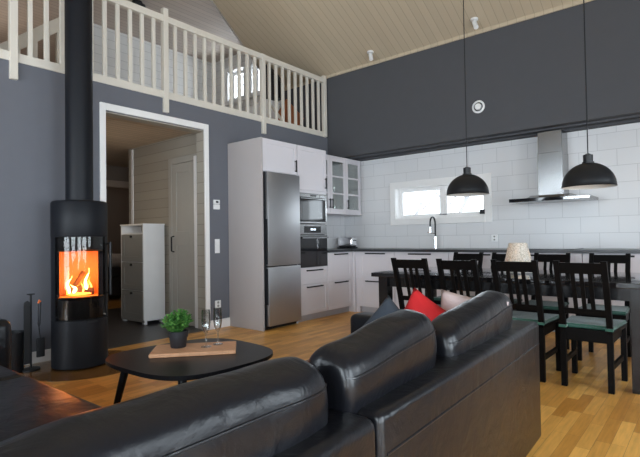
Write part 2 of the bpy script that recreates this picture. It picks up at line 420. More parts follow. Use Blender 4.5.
def window(name, x0, x1, z0, z1, y, tw, mull, rec=.1, handle=None, bars=0):
    b = B()
    e = .018
    box(b, x0-tw, x0+.004, y-e, y+.004, z0-tw, z1+tw, .004); box(b, x1-.004, x1+tw, y-e, y+.004, z0-tw, z1+tw, .004)
    box(b, x0, x1, y-e, y+.004, z1-.004, z1+tw, .004); box(b, x0, x1, y-e-.01, y+.004, z0-tw, z0+.004, .004)
    root = struct(name, b, 'white_trim')
    b = B(); f = .055; yi = y+rec
    box(b, x0, x0+.012, y, yi+.05, z0, z1); box(b, x1-.012, x1, y, yi+.05, z0, z1); box(b, x0, x1, y, yi+.05, z0, z0+.012); box(b, x0, x1, y, yi+.05, z1-.012, z1)
    part('window_reveal', b, 'white_trim', root)
    ed = [x0+.012]+mull+[x1-.012]
    for a, c in zip(ed, ed[1:]):
        b = B()
        box(b, a, a+f, yi, yi+.045, z0+.012, z1-.012, .004); box(b, c-f, c, yi, yi+.045, z0+.012, z1-.012, .004)
        box(b, a+f, c-f, yi, yi+.045, z0+.012, z0+.012+f, .004); box(b, a+f, c-f, yi, yi+.045, z1-.012-f, z1-.012, .004)
        for k in range(bars):
            zz = z0+(z1-z0)*(k+1)/(bars+1); box(b, a+f, c-f, yi+.012, yi+.032, zz-.008, zz+.008)
        s = part('sash', b, 'white_trim', root)
        b = B(); box(b, a+f-.004, c-f+.004, yi+.02, yi+.026, z0+.012+f-.004, z1-.012-f+.004); part('pane', b, 'winglass', s)
    return root
w1 = window('window_1', .97, 2.33, 1.33, 1.80, BY, .085, [1.69])
b = B(); box(b, 1.63, 1.75, BY+.082, BY+.1, 1.372, 1.39, .004); cyl(b, (1.66, BY+.1, 1.381), (1.66, BY+.075, 1.381), .01); part('window_handle', b, 'steel', w1)
b = B(); box(b, 2.22, 2.30, BY+.07, BY+.1, 1.36, 1.42, .006); part('window_sensor', b, 'black_metal', w1, label='small black sensor in the window corner')
window('window_2', *LW[0], GY, .08, [], .1, bars=1)
window('window_3', *LW[1], GY, .07, [], .1, bars=1)
b = B(); box(b, -2.55, -1.2, GY-.08, GY-.005, 3.60, 3.625, .004); struct('window_sill_loft', b, 'white_trim')

# walls behind / beside the camera with their big windows
def pierced(bm, axis, pos0, pos1, u0, u1, z0, z1, holes):
    def bx(a, c, d, e):
        if c-a < 1e-4 or e-d < 1e-4: return
        if axis == 0: box(bm, pos0, pos1, a, c, d, e)
        else: box(bm, a, c, pos0, pos1, d, e)
    u = u0
    for (a, c, d, e) in holes:
        bx(u, a, z0, z1); bx(a, c, z0, d); bx(a, c, e, z1); u = c
    bx(u, u1, z0, z1)
holesR = [(-2.6, -.5, .15, 2.5), (.2, 2.3, .15, 2.5), (3.2, 4.8, .9, 2.3)]
holesB = [(.6, 2.9, .15, 2.5), (3.9, 6.6, .15, 2.5)]
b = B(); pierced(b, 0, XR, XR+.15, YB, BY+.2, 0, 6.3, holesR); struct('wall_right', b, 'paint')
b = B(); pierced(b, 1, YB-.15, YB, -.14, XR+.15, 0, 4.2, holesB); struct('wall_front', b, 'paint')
def big_window(name, axis, pos, a, c, d, e):
    b = B(); t = .06; m = (a+c)/2
    def bx(bb, u0, u1, z0, z1, th=.03, o=0):
        if axis == 0: box(bb, pos+.05-th+o, pos+.05+th+o, u0, u1, z0, z1)
        else: box(bb, u0, u1, pos-.05-th-o, pos-.05+th-o, z0, z1)
    for u in (a, m-t/2, c-t): bx(b, u, u+t, d, e)
    bx(b, a, c, d, d+t); bx(b, a, c, e-t, e)
    r = struct(name, b, 'white_trim')
    b = B(); bx(b, a+t, m-t/2, d+t, e-t, .004); bx(b, m+t/2, c-t, d+t, e-t, .004); part('pane', b, 'winglass', r)
k = 4
for h in holesR: big_window('window_%d' % k, 0, XR, *h); k += 1
for h in holesB: big_window('window_%d' % k, 1, YB, *h); k += 1

# hall behind the opening
b = B(); box(b, -1.76, -.14, 3.5, 3.62, 0, 2.4); box(b, -1.88, -1.76, 3.5, 5.3, 0, 2.4); struct('wall_hall', b, 'hall_wall')
b = B(); box(b, -5.3, -5.2, 1.5, 5.4, 0, 2.4); box(b, -5.2, -1.88, 5.3, 5.4, 0, 2.4); box(b, -5.2, -.14, 1.4, 1.5, 0, 2.4); struct('wall_hall_far', b, 'hall_dark')
b = B(); box(b, -3.56, -3.50, 1.5, 3.98, 0, 2.4); box(b, -3.56, -3.50, 4.75, 5.3, 0, 2.4); box(b, -3.56, -3.50, 3.98, 4.75, 2.13, 2.4); struct('wall_bedroom', b, 'hall_dark')
b = B(); box(b, -3.60, -3.47, 3.9, 4.83, 2.03, 2.14, .005); struct('trim_4', b, 'palebeam')
b = B(); box(b, -1.80, -1.745, 3.488, 3.50, 0, 2.38, .003); struct('trim_5', b, 'white_trim')
b = B(); box(b, -1.745, -.95, 3.485, 3.5, 0, .09); struct('baseboard_hall', b, 'white_trim')

# door in the hall wall
b = B(); y = 3.5
box(b, -.83, -.76, y-.02, y-.001, 0, 2.13, .004); box(b, -.27, -.19, y-.02, y-.001, 0, 2.13, .004); box(b, -.76, -.27, y-.02, y-.001, 2.05, 2.13, .004)
d1 = struct('door_1', b, 'doorgrey')
b = B(); x0, x1 = -.755, -.275
box(b, x0, x1, y-.008, y-.002, .01, 2.045)
for a, c, d, e in ((x0, x0+.1, .01, 2.045), (x1-.1, x1, .01, 2.045), (x0+.1, x1-.1, .01, .2), (x0+.1, x1-.1, 1.93, 2.045), (x0+.1, x1-.1, 1.0, 1.18)):
    box(b, a, c, y-.018, y-.008, d, e, .003)
part('door_leaf', b, 'doorgrey', d1)
b = B(); tube(b, [(x0+.04, y-.018, .92), (x0+.04, y-.055, .93), (x0+.04, y-.055, 1.11), (x0+.04, y-.018, 1.12)], .01, 8); part('door_handle', b, 'black_metal', d1, smooth=True, label='black pull handle')
b = B()
box(b, -.25, -.19, y-.04, y-.0195, 0, 2.1, .003)
part('door_strip', b, 'white_trim', d1, label='white upright strip')

# ------------------------------------------------------------------ loft railing
ra = thing('railing', 'off-white railing of posts and balusters along the loft edge above the grey wall', 'railing', (0.0, 2.9, 2.64))
b = B(); box(b, -.03, .012, 0.0, 5.74, 2.64, 2.72, .004); part('bottom_rail', b, 'rail', ra)
b = B(); box(b, -.035, .03, 0.0, 5.72, 3.485, 3.56, .008); part('handrail', b, 'rail', ra)
posts = [-.04, 1.44, 2.92, 4.40, 5.71]
for i, p in enumerate(posts):
    b = B(); box(b, -.03, .034, p-.031, p+.031, 2.48 if i < 4 else 2.645, 3.64 if i in (0, 1, 2) else 3.562 if i == 3 else 3.60, .005); part('post', b, 'rail', ra)
for p, q, n in zip(posts, posts[1:], (10, 10, 10, 9)):
    for k in range(n):
        yy = p+(q-p)*(k+1)/(n+1)
        b = B(); box(b, -.022, .010, yy-.019, yy+.019, 2.715, 3.49, .003); part('baluster', b, 'rail', ra)

# stair railing on the loft
sr = thing('stair_railing', 'pale sloping stair handrail with balusters at the left end of the loft', 'railing', (-1.3, 2.1, 2.66))
b = B(); beam(b, (-1.3, 1.55, 3.01), (-1.3, 2.42, 3.74), .06, .13); part('handrail', b, 'rail', sr)
b = B(); box(b, -1.36, -1.24, 2.40, 2.52, 2.66, 4.02, .005); part('newel_post', b, 'rail', sr)
for yy, w in ((1.72, .05), (1.88, .06), (2.04, .09), (2.19, .05), (2.32, .05)):
    b = B(); box(b, -1.325, -1.275, yy-w/2, yy+w/2, 2.66, 2.98+(yy-1.55)*.84); part('baluster', b, 'rail', sr)

# furniture on the loft
wc = thing('low_cabinet', 'white low cabinet on the loft seen through the railing', 'cabinet', (-.95, 5.1, 2.66))
b = B(); box(b, -.95, -.545, 5.02, 5.37, 2.70, 3.17, .006); part('body', b, 'plastic', wc)
b = B(); box(b, -.97, -.53, 5.00, 5.39, 3.17, 3.195, .004); part('top', b, 'plastic', wc)
for x in (-.93, -.58):
    b = B(); box(b, x, x+.04, 5.03, 5.35, 2.66, 2.70); part('foot', b, 'plastic', wc)
b = B(); prism(b, [(-.78, 3.197), (-.50, 3.197), (-.38, 3.20), (-.38, 3.46), (-.5, 3.62), (-.66, 3.78), (-.78, 3.86)], 1, 5.10, 5.20)
pn = part('black_panel', b, 'black_metal'); tag(pn, 'tall black panel with slanted top standing on the white loft cabinet', 'panel')
dc = thing('deck_chair', 'orange-brown deck chair with pale slanted rails on the loft floor', 'chair', (-.2, 5.2, 2.66))
for y in (5.0, 5.42):
    b = B(); beam(b, (-.49, y, 3.12), (-.12, y, 2.69), .03, .035); part('rail', b, 'rail', dc)
b = B(); beam(b, (-.47, 5.21, 3.07), (-.12, 5.21, 2.71), .38, .012); part('seat_panel', b, 'deckwood', dc)
for y in (5.03, 5.39):
    b = B(); beam(b, (-.46, y, 2.67), (-.22, y, 2.86), .025, .03); part('rear_leg', b, 'deckwood', dc)

# black lamp under the loft ceiling
ll = thing('ceiling_lamp', 'black caged ceiling lamp under the loft ceiling', 'lamp', (-1.7, 3.55, LZ))
b = B(); cyl(b, (-1.7, 3.55, LZ-.03), (-1.7, 3.55, LZ-.001), .07, n=24); cyl(b, (-1.7, 3.55, LZ-.10), (-1.7, 3.55, LZ-.03), .02); part('canopy', b, 'black_metal', ll)
b = B()
for r, z in ((.06, -.04), (.11, -.06), (.12, -.09), (.10, -.12)):
    tube(b, [(-1.7+r*math.cos(a*PI/12), 3.55+r*math.sin(a*PI/12), LZ+z) for a in range(25)], .008, 6)
for a in range(10):
    t = a*PI/5; tube(b, [(-1.7+r*math.cos(t), 3.55+r*math.sin(t), LZ+z) for r, z in ((.02, -.03), (.06, -.04), (.11, -.06), (.12, -.09), (.10, -.12))], .006, 6)
part('cage', b, 'black_metal', ll)

# ------------------------------------------------------------------ ceiling spots, vent
def spot(x, label):
    y = 5.60; z = EAVE+T*(GY-y)
    t = thing('spotlight', label, 'lamp', (x, y, z), 'spotlights at the edge of the ceiling')
    b = B(); cyl(b, (x, y, z-.018), (x, y, z+.004), .045, n=20); cyl(b, (x, y, z-.05), (x, y, z-.015), .008); part('base', b, 'plastic', t, smooth=True)
    b = B(); cyl(b, (x-.005, y+.01, z-.035), (x+.035, y-.035, z-.125), .028, n=18); part('head', b, 'plastic', t, smooth=True)
    return t
s1 = spot(.95, 'white spotlight on the sloped ceiling left of the hanging cords')
s2 = dup(s1, (2.46, 5.60, s1.location.z), 'white spotlight on the sloped ceiling between the two hanging cords')
v = thing('wall_vent', 'round white air vent on the dark upper wall', 'vent', (2.42, GY, 2.67))
b = B()
lathe(b, [(.078, 0), (.08, .012), (.06, .022), (.055, .012)], n=32); bmesh.ops.rotate(b, verts=b.verts, matrix=Matrix.Rotation(PI/2, 3, 'X')); bmesh.ops.translate(b, verts=b.verts, vec=(2.42, GY, 2.67)); part('ring', b, 'plastic', v, smooth=True)
b = B(); cyl(b, (2.42, GY-.001, 2.67), (2.42, GY-.006, 2.67), .055, n=28); part('gap', b, 'black_metal', v, label='dark gap')
b = B(); cyl(b, (2.42, GY-.006, 2.67), (2.42, GY-.032, 2.67), .042, .038, n=28); part('disc', b, 'plastic', v, smooth=True)

# ------------------------------------------------------------------ wall controls
t = thing('thermostat', 'small white thermostat with dark display on the grey wall beside the doorway', 'thermostat', (0, 3.6, 1.46))
b = B(); box(b, .001, .028, 3.555, 3.64, 1.50, 1.55, .004); box(b, .001, .028, 3.555, 3.64, 1.435, 1.495, .004); part('housing', b, 'plastic', t)
b = B(); box(b, .027, .030, 3.578, 3.617, 1.513, 1.536); part('display', b, 'screen', t)
t = thing('light_switch', 'tall white switch plate on the grey wall below the thermostat', 'switch', (0, 3.61, .99))
b = B(); box(b, .001, .010, 3.575, 3.645, .905, 1.075, .003); part('plate', b, 'plastic', t)
for z in (.93, 1.0): b = B(); box(b, .009, .015, 3.585, 3.635, z, z+.055, .002); part('rocker', b, 'plastic', t)
def socket(x, y, z, ax, label):
    t = thing('power_socket', label, 'socket', (x, y, z))
    def bb(bm, u0, u1, w0, w1, d0, d1, be=0):
        if ax == 0: box(bm, x+d0, x+d1, y+u0, y+u1, z+w0, z+w1, be)
        else: box(bm, x+u0, x+u1, y-d1, y-d0, z+w0, z+w1, be)
    b = B(); bb(b, -.042, .042, -.045, .045, .001, .013, .004); part('plate', b, 'plastic', t)
    for s in (-.02, .02):
        b = B()
        if ax == 0: cyl(b, (x+.0125, y, z+s), (x+.014, y, z+s), .015)
        else: cyl(b, (x, y-.0125, z+s), (x, y-.014, z+s), .012)
        part('outlet', b, 'shoegrey', t)
socket(0, 3.61, .29, 0, 'white wall socket low on the grey wall beside the doorway')
socket(2.44, BY, 1.035, 1, 'white double socket on the white tiles right of the kitchen window')

# ------------------------------------------------------------------ kitchen
def shaker(bm, axis, front, u0, u1, z0, z1, th=.018, fr=.058, g=.0022):
    """framed front facing +x (axis 0, back face at x=front) or -y (axis 1)"""
    u0 += g; u1 -= g; z0 += g; z1 -= g
    def bb(a, c, d, e, d0, d1, be=0):
        if axis == 0: box(bm, front+d0, front+d1, a, c, d, e, be)
        else: box(bm, a, c, front-d1, front-d0, d, e, be)
    bb(u0, u1, z0, z1, 0, th-.007)
    bb(u0, u0+fr, z0, z1, th-.008, th, .0015); bb(u1-fr, u1, z0, z1, th-.008, th, .0015)
    bb(u0+fr, u1-fr, z0, z0+fr, th-.008, th, .0015); bb(u0+fr, u1-fr, z1-fr, z1, th-.008, th, .0015)
def hbar(bm, axis, front, u0, u1, z, r=.009, out=.032):
    if axis == 0: box(bm, front+out-.008, front+out, u0, u1, z-r, z+r, .002); [box(bm, front, front+out-.004, u-.005, u+.005, z-r, z+r) for u in (u0+.02, u1-.02)]
    else: box(bm, u0, u1, front-out, front-out+.008, z-r, z+r, .002); [box(bm, u-.005, u+.005, front-out+.004, front, z-r, z+r) for u in (u0+.02, u1-.02)]
def vbar(bm, front, y, z0, z1):
    box(bm, front+.022, front+.032, y-.009, y+.009, z0, z1, .002)
    for z in (z0+.015, z1-.015): box(bm, front, front+.026, y-.005, y+.005, z-.005, z+.005)
FX = .58; DT = .018
# tall housing around fridge
t = thing('fridge_cabinet', 'tall pale grey cabinet housing with warm grey side panel around the steel fridge', 'cabinet', (.3, 4.1, 0))
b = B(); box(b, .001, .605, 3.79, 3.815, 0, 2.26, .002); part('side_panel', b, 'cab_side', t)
b = B(); box(b, .001, FX, 3.815, 4.415, 1.868, 2.26); box(b, .001, .05, 3.815, 4.415, 0, 1.868); box(b, .05, FX, 4.40, 4.415, 0, 1.868); part('carcass', b, 'cab', t)
b = B(); shaker(b, 0, FX, 3.817, 4.413, 1.872, 2.258); d = part('door', b, 'cab', t)
b = B(); vbar(b, FX+DT, 4.375, 1.90, 2.05); part('handle', b, 'black_metal', d)
t = thing('fridge', 'tall brushed steel fridge freezer in the pale grey cabinet', 'fridge', (.35, 4.1, 0))
b = B(); box(b, .06, .59, 3.825, 4.395, .03, 1.855); part('body', b, 'black_metal', t)
for z0, z1 in ((.05, .738), (.748, 1.855)):
    b = B(); box(b, .592, .655, 3.84, 4.395, z0, z1, .006); part('door', b, 'fridge', t, smooth=True, ang=.4)
b = B(); box(b, .595, .62, 3.822, 3.834, .05, 1.855); box(b, .62, .652, 3.826, 3.836, .77, 1.3, .003); box(b, .62, .652, 3.826, 3.836, .3, .72, .003); part('handle', b, 'black_metal', t)
b = B(); box(b, .10, .57, 3.84, 4.39, 0, .03); part('foot_grille', b, 'black_metal', t)
# oven tower
t = thing('oven_cabinet', 'tall pale grey oven cabinet with door above and two drawers below the ovens', 'cabinet', (.3, 4.7, 0))
b = B(); box(b, .001, FX, 4.418, 5.0, 1.66, 2.26); box(b, .001, FX, 4.418, 5.0, .085, .69); box(b, .001, FX, 4.418, 4.436, .69, 1.66); box(b, .001, FX, 4.982, 5.0, .69, 1.66); box(b, .001, .02, 4.436, 4.982, .69, 1.66); part('carcass', b, 'cab', t)
b = B(); shaker(b, 0, FX, 4.42, 4.998, 1.69, 2.258); d = part('door', b, 'cab', t); b = B(); vbar(b, FX+DT, 4.965, 1.73, 1.88); part('handle', b, 'black_metal', d)
for z0, z1 in ((.088, .475), (.478, .688)):
    b = B(); shaker(b, 0, FX, 4.42, 4.998, z0, z1, fr=.05); d = part('drawer', b, 'cab', t); b = B(); hbar(b, 0, FX+DT, 4.55, 4.87, z1-.035); part('handle', b, 'black_metal', d)
b = B(); box(b, .001, .53, 4.418, 5.0, 0, .083); part('plinth', b, 'plinth', t)
b = B(); box(b, .575, .592, 4.42, 4.998, 1.655, 1.688, .002); part('filler', b, 'cab', t)
# oven
t = thing('oven', 'black glass built-in oven with steel control panel and small lit display', 'oven', (.3, 4.7, .69))
b = B(); box(b, .03, .575, 4.45, 4.97, .70, 1.24); part('body', b, 'black_metal', t)
b = B(); box(b, .575, .60, 4.424, 4.994, 1.115, 1.25, .003); p = part('control_panel', b, 'steel', t)
b = B(); box(b, .599, .603, 4.53, 4.86, 1.14, 1.225); q = part('display', b, 'screen', t)
b = B()
for i in range(4): box(b, .6025, .604, 4.655+i*.024+(.008 if i > 1 else 0), 4.672+i*.024+(.008 if i > 1 else 0), 1.172, 1.195)
part('clock_digits', b, 'digits', q)
b = B(); box(b, .575, .602, 4.424, 4.994, .695, 1.11, .003); p = part('oven_door', b, 'blackglass', t)
b = B(); tube(b, [(.602, 4.48, 1.075), (.64, 4.48, 1.075)], .006); tube(b, [(.602, 4.94, 1.075), (.64, 4.94, 1.075)], .006); box(b, .634, .646, 4.45, 4.97, 1.066, 1.086, .003); part('handle', b, 'steel', p, label='steel bar handle')
b = B(); box(b, .6015, .6035, 4.424, 4.994, 1.092, 1.108); part('door_trim', b, 'steel', p)
# microwave
t = thing('microwave', 'black glass microwave with white steel strip built in above the oven', 'microwave', (.3, 4.7, 1.26))
b = B(); box(b, .03, .575, 4.45, 4.97, 1.272, 1.64); part('body', b, 'black_metal', t)
b = B(); box(b, .575, .598, 4.424, 4.994, 1.60, 1.652, .003); box(b, .575, .598, 4.424, 4.994, 1.262, 1.285, .002); box(b, .575, .598, 4.97, 4.994, 1.285, 1.6, .002); p = part('frame', b, 'steel', t)
b = B(); box(b, .597, .600, 4.66, 4.78, 1.614, 1.638); part('badge', b, 'screen', p); b = B(); box(b, .597, .606, 4.85, 4.885, 1.612, 1.64, .003); part('button', b, 'steel', p)
b = B(); box(b, .575, .60, 4.424, 4.97, 1.285, 1.60, .003); p = part('microwave_door', b, 'blackglass', t)
b = B(); box(b, .600, .602, 4.50, 4.90, 1.32, 1.56); part('door_window', b, 'blackglass', p)
b = B(); box(b, .622, .634, 4.44, 4.96, 1.575, 1.59, .003); box(b, .6, .625, 4.46, 4.475, 1.577, 1.588); box(b, .6, .625, 4.925, 4.94, 1.577, 1.588); part('handle', b, 'steel', p)
# glass wall cabinet
t = thing('glass_cabinet', 'pale grey wall cabinet with three glazed doors in the kitchen corner', 'cabinet', (.18, 5.55, 1.42))
b = B(); y0, y1, z0, z1 = 5.002, 6.135, 1.44, 2.25
box(b, .006, .35, y0, y0+.018, z0, z1); box(b, .006, .35, y1-.018, y1, z0, z1); box(b, .006, .35, y0, y1, z0, z0+.018); box(b, .006, .35, y0, y1, z1-.018, z1); box(b, .006, .015, y0, y1, z0, z1)
box(b, .02, .34, 5.362, 5.374, z0, z1); box(b, .02, .34, 5.742, 5.754, z0, z1)
part('carcass', b, 'plastic', t)
b = B(); box(b, .006, .385, y0, y1+.012, 1.418, 1.44, .004); part('bottom_moulding', b, 'cab', t)
b = B(); box(b, .006, .375, y0, y1, 2.25, 2.272, .003); part('top_moulding', b, 'cab', t)
b = B()
for z in (1.72, 1.98): box(b, .015, .33, y0+.02, y1-.02, z, z+.008)
part('shelf', b, 'cabglass', t)
for a, c, hy in ((5.002, 5.367, 5.34), (5.367, 5.748, 5.395), (5.748, 6.134, 5.776)):
    b = B(); f = .055; a += .002; c -= .002
    box(b, .35, .37, a, a+f, z0, z1, .002); box(b, .35, .37, c-f, c, z0, z1, .002); box(b, .35, .37, a+f, c-f, z0, z0+f, .002); box(b, .35, .37, a+f, c-f, z1-f, z1, .002)
    for zz in (1.722, 1.972): box(b, .352, .368, a+f, c-f, zz-.011, zz+.011)
    d = part('door', b, 'cab', t)
    b = B(); box(b, .358, .361, a+f-.004, c-f+.004, z0+f-.004, z1-f+.004); part('pane', b, 'cabglass', d)
    b = B(); vbar(b, .37, hy, 1.50, 1.64); part('handle', b, 'black_metal', d)
# glasses inside
def tumbler(h=.1, r=.033):
    bm = B(); lathe(bm, [(0.001, 0), (r*.8, 0), (r, h), (r-.003, h), (r*.8-.003, .006), (.001, .006)], n=16); return bm
tm = part('drinking_glass', tumbler(), 'glass', smooth=True); tm.location = (.2, 5.5, 1.4585)
tag(tm, 'clear drinking glass standing inside the glazed kitchen wall cabinet', 'glass', 'drinking glasses in the glazed cabinet')
for (x, y, z) in ((.26, 5.60, 1.4585), (.25, 5.86, 1.4585), (.2, 5.97, 1.4585), (.24, 5.48, 1.7285), (.26, 5.58, 1.7285), (.25, 5.90, 1.7285)):
    g = tm.copy(); COL.objects.link(g); g.location = (x, y, z)
ms = part('white_mug', (lambda bm: lathe(bm, [(.001, 0), (.035, 0), (.036, .12), (.031, .12), (.03, .01), (.001, .01)], n=20))(B()), 'plastic', smooth=True)
ms.location = (.27, 5.46, 1.4585); tag(ms, 'white mug behind the left glazed kitchen door', 'mug')

# base cabinets
def base_unit(axis, u0, u1, label, handle_w, gap=False, two=True):
    back = .002 if axis == 0 else BY-.002
    front = FX if axis == 0 else BY-.60+.02
    if axis == 0: t = thing('base_cabinet', label, 'cabinet', (.3, (u0+u1)/2, 0))
    else: t = thing('base_cabinet', label, 'cabinet', ((u0+u1)/2, BY-.3, 0))
    b = B()
    if axis == 0: box(b, .002, front, u0, u1, .085, .868)
    else: box(b, u0+.0005, u1-.0005, front, BY-.002, .085, .868)
    part('carcass', b, 'cab', t)
    b = B()
    if axis == 0: box(b, .002, front-.05, u0, u1, 0, .084)
    else: box(b, u0+.0005, u1-.0005, front+.05, BY-.002, 0, .084)
    part('plinth', b, 'plinth', t)
    for z0, z1 in ((.088, .474), (.476, .864)):
        b = B(); shaker(b, axis, front, u0, u1, z0, z1); d = part('drawer', b, 'cab', t)
        m = (u0+u1)/2; b = B()
        hbar(b, axis, front+DT if axis == 0 else front-DT, m-handle_w/2, m+handle_w/2, z1-.022); part('handle', b, 'black_metal', d)
    return t
base_unit(0, 5.003, 5.56, 'pale grey base cabinet with two drawers between oven tower and corner', .30)
b = B(); box(b, .002, .64, 5.563, 6.17, .0, .866); box(b, .58, .695, BY-.58, 6.17, .0, .866)
tag(part('corner_filler', b, 'cab'), 'plain pale grey corner filler between the two runs of base cabinets', 'cabinet')
RUN = [(.70, 1.285, 'pale grey two-drawer base cabinet nearest the kitchen corner on the window side'),
       (1.29, 2.07, 'wide pale grey two-drawer base cabinet beneath the tap'),
       (2.075, 2.81, 'pale grey two-drawer base cabinet right of the tap, behind the dining chairs'),
       (2.815, 3.56, 'pale grey two-drawer base cabinet beneath the cooker hood'),
       (3.565, 4.16, 'pale grey base cabinet behind the right end of the dining table'),
       (4.165, 4.90, 'pale grey base cabinet at the right edge of the photo')]
for a, c, l in RUN: base_unit(1, a, c, l, .33)
wt = thing('worktop', 'black L-shaped worktop over the pale grey base cabinets', 'worktop', (.3, 5.9, .87))
b = B(); prism(b, [(.006, 5.003), (.615, 5.003), (.615, BY-.635), (4.9, BY-.635), (4.9, BY-.003), (.006, BY-.003)], 2, .870, .903); part('slab', b, 'counter', wt)
b = B(); box(b, 1.40, 1.92, 5.68, 6.02, .9025, .9055, .001); box(b, 1.43, 1.89, 5.71, 5.99, .904, .9065); part('sink', b, 'steel', wt)
b = B(); box(b, 2.90, 3.48, 5.62, 6.10, .9035, .9105, .002)
tag(part('hob', b, 'blackglass'), 'flat black glass hob in the worktop under the hood', 'hob')
# tap
t = thing('kitchen_tap', 'tall black and chrome arched kitchen tap before the window', 'tap', (1.66, 6.07, .903))
b = B(); cyl(b, (1.66, 6.07, .903), (1.66, 6.07, 1.07), .024, .02, 16); part('body', b, 'chrome', t, smooth=True)
b = B(); tube(b, [(1.66, 6.07, 1.06), (1.66, 6.07, 1.22)]+[(1.66-.0*k, 6.07-.075+.075*math.cos(k*PI/10), 1.25+.085*math.sin(k*PI/10)) for k in range(0, 11)]+[(1.66, 5.92, 1.20)], .011, 10); part('spout', b, 'black_metal', t, smooth=True, label='black arched spout')
b = B(); cyl(b, (1.66, 5.92, 1.20), (1.66, 5.92, 1.12), .014, .016, 12); part('spray_head', b, 'chrome', t, smooth=True)
b = B(); tube(b, [(1.66, 6.07, 1.11), (1.60, 6.06, 1.115), (1.55, 6.05, 1.13)], .007, 8); part('lever', b, 'chrome', t, smooth=True)
# toaster
t = thing('toaster', 'shiny steel toaster with black base in the kitchen corner', 'toaster', (.27, 5.9, .903))
b = B(); box(b, .135, .405, 5.82, 5.97, .922, 1.075, .03, 4); part('body', b, 'chrome', t, smooth=True, ang=.9)
b = B(); box(b, .13, .41, 5.815, 5.975, .9035, .922, .006); part('base', b, 'black_metal', t)
b = B(); box(b, .17, .37, 5.858, 5.878, 1.063, 1.067); box(b, .17, .37, 5.908, 5.928, 1.063, 1.067); part('slot', b, 'black_metal', t)
b = B(); box(b, .40, .43, 5.88, 5.91, 1.02, 1.035, .003); part('lever', b, 'black_metal', t)
# hood
t = thing('cooker_hood', 'wall-mounted steel chimney cooker hood above the worktop', 'hood', (3.22, 5.95, 1.46))
b = B(); box(b, 3.06, 3.33, 5.90, BY-.002, 1.52, 2.02, .003); box(b, 3.065, 3.325, 5.905, BY-.002, 2.02, 2.27, .003); part('chimney', b, 'steel', t, smooth=True, ang=.3)
b = B(); box(b, 2.79, 3.63, 5.70, BY-.002, 1.452, 1.488, .004); part('canopy', b, 'steel', t)
b = B(); prism(b, [(5.72, 1.488), (BY-.01, 1.488), (BY-.01, 1.53), (5.88, 1.53)], 0, 2.98, 3.41); part('neck', b, 'steel', t)
b = B(); box(b, 2.79, 3.37, 5.690, 5.701, 1.450, 1.490, .002); part('control_strip', b, 'blackglass', t, label='black glass strip')
b = B()
for i in range(5): cyl(b, (3.44+i*.035, 5.701, 1.47), (3.44+i*.035, 5.695, 1.47), .007)
part('button', b, 'steel', t)

# ------------------------------------------------------------------ stove
SX, SY, SR = .36, 1.84, .222
WA = math.radians(-19); HW = math.radians(60)
t = thing('wood_stove', 'tall black cylindrical wood stove with burning fire behind curved glass', 'stove', (SX, SY, 0))
b = B(); lathe(b, [(SR-.012, .004), (SR, .012), (SR, .405)], SX, SY, 64); lathe(b, [(SR-.003, .408), (SR-.003, .412)], SX, SY, 64)
lathe(b, [(.001, .405), (SR, .405)], SX, SY, 64); part('base_drum', b, 'stove', t, smooth=True)
b = B(); lathe(b, [(SR, .413), (SR, 1.11)], SX, SY, 48, WA+HW, WA+2*PI-HW); part('shell', b, 'stove', t, smooth=True)
b = B(); lathe(b, [(.001, 1.11), (SR, 1.11), (SR+.002, 1.115), (SR+.002, 1.40), (SR-.004, 1.412), (SR-.012, 1.418), (.001, 1.418)], SX, SY, 64); part('top_drum', b, 'stove', t, smooth=True)
b = B()
r0 = SR-.02
lathe(b, [(r0, .415), (r0, .575), (r0-.03, .60)], SX, SY, 32, WA-HW, WA+HW); lathe(b, [(r0-.03, .985), (r0, 1.0), (r0, 1.108)], SX, SY, 32, WA-HW, WA+HW)
lathe(b, [(r0, .6), (r0, .99)], SX, SY, 8, WA-HW, WA-HW+math.radians(7)); lathe(b, [(r0, .6), (r0, .99)], SX, SY, 8, WA+HW-math.radians(20), WA+HW)
lathe(b, [(.02, .60), (r0, .60)], SX, SY, 32, WA-HW, WA+HW)
part('door_frame', b, 'stove_inner', t, smooth=True)
b = B()
# firebox: floor, back, sides (lined)
ux, uy = math.cos(WA), math.sin(WA); vx, vy = -uy, ux
def fb(u, v, z): return (SX+ux*u+vx*v, SY+uy*u+vy*v, z)
def quad(bm, *p): bm.faces.new([bm.verts.new(q) for q in p])
h = .172; bk = -.10
quad(b, fb(bk, -h+.03, .6), fb(bk, h-.03, .6), fb(bk, h-.03, .99), fb(bk, -h+.03, .99))
quad(b, fb(bk, -h+.03, .6), fb(.105, -h, .6), fb(.105, -h, .99), fb(bk, -h+.03, .99))
quad(b, fb(bk, h-.03, .6), fb(.105, h, .6), fb(.105, h, .99), fb(bk, h-.03, .99))
quad(b, fb(bk, -h, .602), fb(.16, -h, .602), fb(.16, h, .602), fb(bk, h, .602))
quad(b, fb(bk, -h, .985), fb(.16, -h, .985), fb(.16, h, .985), fb(bk, h, .985))
for q in (-.06, .05): box(b, -.002, .0, -.001, .001, 0, 0)if False else None
part('firebox', b, 'firebrick', t)
b = B(); lathe(b, [(SR-.002, .416), (SR-.002, 1.106)], SX, SY, 40, WA-HW, WA+HW); part('glass', b, 'stoveglass', t, smooth=True)
b = B()
a = WA+HW+.10
tube(b, [(SX+(SR)*math.cos(a), SY+(SR)*math.sin(a), .62), (SX+(SR+.035)*math.cos(a), SY+(SR+.035)*math.sin(a), .60), (SX+(SR+.035)*math.cos(a), SY+(SR+.035)*math.sin(a), 1.06), (SX+SR*math.cos(a), SY+SR*math.sin(a), 1.04)], .011, 8); part('door_handle', b, 'black_metal', t, smooth=True)
b = B(); box(b, SX+SR*math.cos(WA+.1)-.02, SX+SR*math.cos(WA+.1)+.012, SY-.04, SY+.05, .385, .402, .003); part('latch', b, 'black_metal', t)
